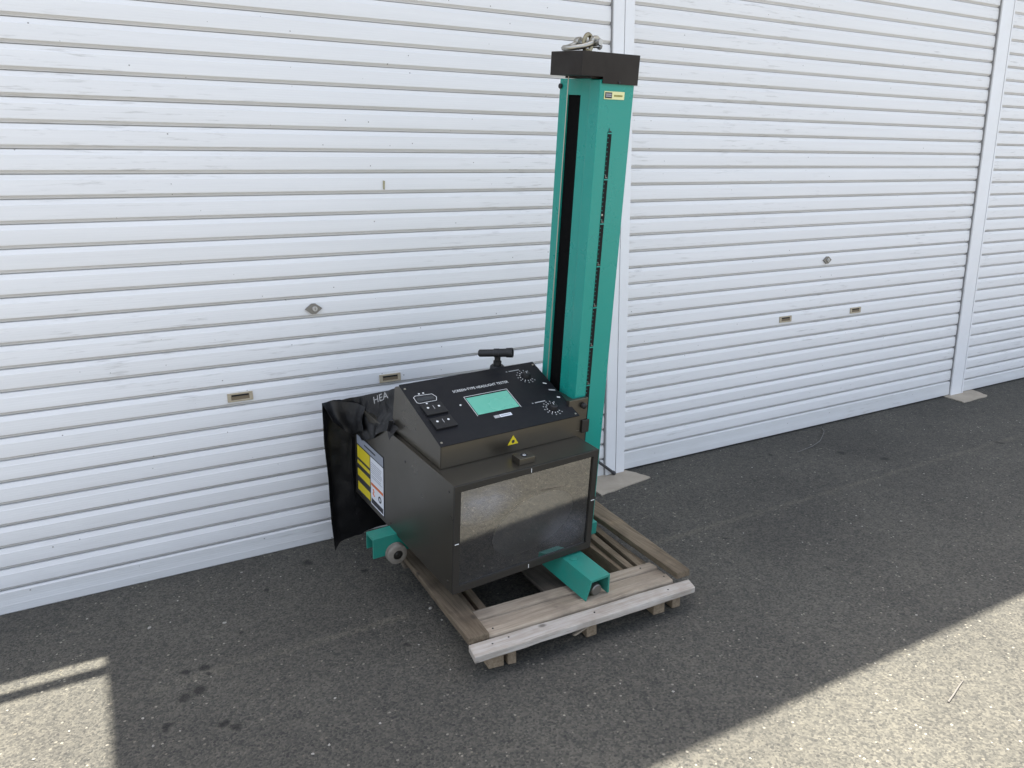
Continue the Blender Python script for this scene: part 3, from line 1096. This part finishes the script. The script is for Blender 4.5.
# --- eye bolt with a shackle through it
ring = []
ec = Vector((.583, .250, 1.260))
for i in range(28):
    t_ = 2 * math.pi * i / 28
    ring.append(ec + Vector((.021 * math.cos(t_), .008 * math.cos(t_), .025 * math.sin(t_))))
k = MB()
k.tube(ring, .0068, 10, True)
k.lathe((.585, .255, 1.234), (0, 0, 1), [(0, .018), (.004, .018), (.007, .010), (.012, .009)], 20)
eye = P(k, 'eye_bolt', M['olive'], cap, True)
k = MB()
bow = [(.584, .214, 1.266), (.568, .212, 1.259), (.538, .216, 1.248), (.512, .230, 1.243), (.503, .252, 1.242), (.512, .276, 1.243), (.538, .290, 1.247), (.566, .293, 1.257), (.584, .292, 1.265)]
cur = []
for i in range(len(bow) - 1):
    p0, p1, p2, p3 = (Vector(bow[max(0, min(len(bow) - 1, i + j))]) for j in (-1, 0, 1, 2))
    for q in range(4):
        u = q / 4
        cur.append(.5 * ((2 * p1) + (p2 - p0) * u + (2 * p0 - 5 * p1 + 4 * p2 - p3) * u * u + (3 * p1 - p0 - 3 * p2 + p3) * u ** 3))
cur.append(Vector(bow[-1]))
k.tube(cur, .0080, 10)
for e in (bow[0], bow[-1]):
    k.lathe((e[0] - .003, e[1] - .010, e[2]), (0, 1, 0), [(0, 0), (0, .013), (.003, .015), (.017, .015), (.020, .013), (.020, 0)], 20)
sh = P(k, 'shackle', M['steel'], cap, True)
k = MB()
k.cyl((.582, .196, 1.262), (.582, .314, 1.262), .0065, 14)
k.cyl((.582, .186, 1.262), (.582, .198, 1.262), .010, 6)
k.cyl((.586, .262, 1.254), (.640, .268, 1.256), .0055, 10)
k.cyl((.640, .268, 1.256), (.650, .269, 1.256), .009, 6)
P(k, 'shackle_pin', M['bright'], sh, True)

# ------------------------------------------------------------------ black cover over the back of the machine
cov = thing('dust_cover', 'crumpled black vinyl dust cover draped over the back of the grey machine', 'cover')
cov.matrix_world = tester.matrix_world.copy()


def cat(p0, p1, p2, p3, u):
    return .5 * ((2 * p1) + (p2 - p0) * u + (2 * p0 - 5 * p1 + 4 * p2 - p3) * u * u + (3 * p1 - p0 - 3 * p2 + p3) * u ** 3)


def patch(name, grid, su, sv, fold, parent, flat=0.0):
    """smooth sheet through a grid of points (rows of equal length), with creases and thickness"""
    grid = [[Vector(q) for q in r] for r in grid]

    def dens(line, n_):
        out = []
        for i in range(len(line) - 1):
            g4 = [line[max(0, min(len(line) - 1, i + j))] for j in (-1, 0, 1, 2)]
            for q in range(n_):
                out.append(cat(*g4, q / n_))
        out.append(line[-1])
        return out
    rows = [dens(r, su) for r in grid]
    cols = [dens([r[i] for r in rows], sv) for i in range(len(rows[0]))]
    k = MB()
    nv, nu = len(cols[0]), len(cols)
    vv = []
    for i in range(nu):
        cl = []
        for j in range(nv):
            p = cols[i][j]
            pu = cols[min(i + 1, nu - 1)][j] - cols[max(i - 1, 0)][j]
            pv = cols[i][min(j + 1, nv - 1)] - cols[i][max(j - 1, 0)]
            nrm = pu.cross(pv).normalized()
            r1 = 1 - abs(noise.noise(p * 13 + Vector((3, 1, 7)))) * 2.2
            r2_ = 1 - abs(noise.noise(Vector((p.x * 40, p.y * 24, p.z * 7)))) * 2
            w_ = min(1, 6 * min(i / nu, 1 - i / nu) + .25)
            cl.append(k.bm.verts.new(p + nrm * fold * (r1 * .7 + r2_ * .35) * w_))
        vv.append(cl)
    fs = []
    for i in range(nu - 1):
        for j in range(nv - 1):
            fs.append(k.bm.faces.new((vv[i][j], vv[i + 1][j], vv[i + 1][j + 1], vv[i][j + 1])))
    bmesh.ops.recalc_face_normals(k.bm, faces=k.bm.faces)
    bmesh.ops.solidify(k.bm, geom=k.bm.faces[:], thickness=.0015)
    return P(k, name, M['vinyl'], parent, True)


# hanging back sheet
gA = [
    [(-.110, .800, .002), (-.072, .812, -.010), (-.035, .816, -.016), (.0, .806, -.018), (.039, .800, -.020), (.30, .80, -.01), (.57, .80, -.01)],
    [(-.109, .800, -.149), (-.08, .818, -.16), (-.04, .812, -.170), (-.005, .803, -.19), (.03, .800, -.199), (.30, .805, -.2), (.575, .80, -.2)],
    [(-.099, .800, -.299), (-.07, .823, -.31), (-.033, .815, -.322), (.0, .80, -.34), (.03, .800, -.352), (.30, .81, -.35), (.575, .80, -.35)],
    [(-.094, .800, -.477), (-.06, .826, -.482), (-.026, .81, -.490), (.005, .804, -.48), (.04, .800, -.470), (.30, .81, -.47), (.575, .80, -.46)],
    [(-.084, .795, -.640), (-.045, .83, -.628), (-.004, .82, -.617), (.035, .80, -.602), (.073, .800, -.590), (.30, .81, -.60), (.575, .80, -.60)],
]
patch('hanging_sheet', gA, 6, 10, .006, cov)
# folded top that comes forward over the housing's rear corner
gB = [
    [(-.110, .800, .002), (-.068, .810, .000), (-.036, .760, .018), (-.001, .700, .045), (.023, .620, .082), (.040, .530, .123), (.055, .450, .160)],
    [(-.104, .792, -.010), (-.052, .798, -.036), (-.026, .752, -.014), (.000, .682, .008), (.020, .602, .048), (.031, .508, .094), (.052, .456, .122)],
    [(-.099, .790, -.022), (-.033, .785, -.072), (-.018, .740, -.044), (-.005, .660, -.022), (.012, .580, .014), (.020, .482, .064), (.046, .462, .086)],
    [(-.093, .787, -.034), (-.014, .775, -.118), (-.013, .712, -.086), (-.013, .622, -.052), (-.006, .540, .002), (.008, .452, .040), (.040, .462, .05)],
    [(-.087, .785, -.045), (.004, .768, -.160), (-.008, .690, -.128), (-.012, .585, -.078), (-.010, .505, -.020), (-.003, .432, .024), (.030, .460, .016)],
]
top = patch('folded_top', gB, 9, 9, .011, cov)
# the two crossing folds seen at the corner
patch('loose_fold', [[(-.112, .795, .004), (-.06, .79, .004), (-.012, .715, .014), (.006, .67, .01)], [(-.098, .78, -.030), (-.05, .775, -.05), (-.022, .712, -.036), (-.016, .655, -.03)], [(-.085, .765, -.06), (-.02, .76, -.125), (-.018, .70, -.095), (-.024, .632, -.062)]], 7, 7, .006, cov)
# lettering on the cover, cut off where the sheet runs under the console
ta, tb = Vector((.018, .588, .052)), Vector((.040, .486, .112))
tx = (tb - ta).normalized()
ty = Vector((.10, .45, .80))
ty = (ty - tx * ty.dot(tx)).normalized()
tn = tx.cross(ty)
if tn.x > 0:
    tn = -tn
text_mesh('lettering', 'HEA', .042, M['dimprint'], cov, lambda x, y: ta + tx * x * 1.25 + ty * y * .85 + tn * .016 - O)

# ------------------------------------------------------------------ small things
k = MB()
k.tube([(2.04, -.04, .168), (2.13, -.036, .096), (2.226, -.032, .018)], .0075, 12)
k.cyl((2.222, -.032, .021), (2.234, -.032, .0115), .0105, 14, .001)
tag(k.build('metal_bar', mat('dark_bar', (0.045, 0.045, 0.048), 0.45)), 'short dark metal bar leaning at the foot of the middle post', 'bar')

# thin pale wire curved on the asphalt by the shutter between the posts
k = MB()
wire = [(3.30, -.275, .004), (3.448, -.249, .004), (3.56, -.21, .004), (3.65, -.155, .005), (3.73, -.10, .004), (3.765, -.06, .004), (3.76, -.03, .004)]
k.tube(wire, .0022, 6)
tag(k.build('wire', mat('pale_wire', (0.13, 0.125, 0.115), 0.7), smooth=True), 'thin curved wire lying on the asphalt by the shutter between the posts', 'wire')

k = MB()
k.tube([(1.984, -1.953, .003), (2.025, -1.9425, .004), (2.07, -1.929, .004), (2.113, -1.917, .003)], [.0026, .0022, .002, .0014], 6)
tag(k.build('twig', mat('grey_twig', (0.15, 0.135, 0.12), 0.9), smooth=True), 'thin grey twig lying on the sunlit asphalt', 'twig')
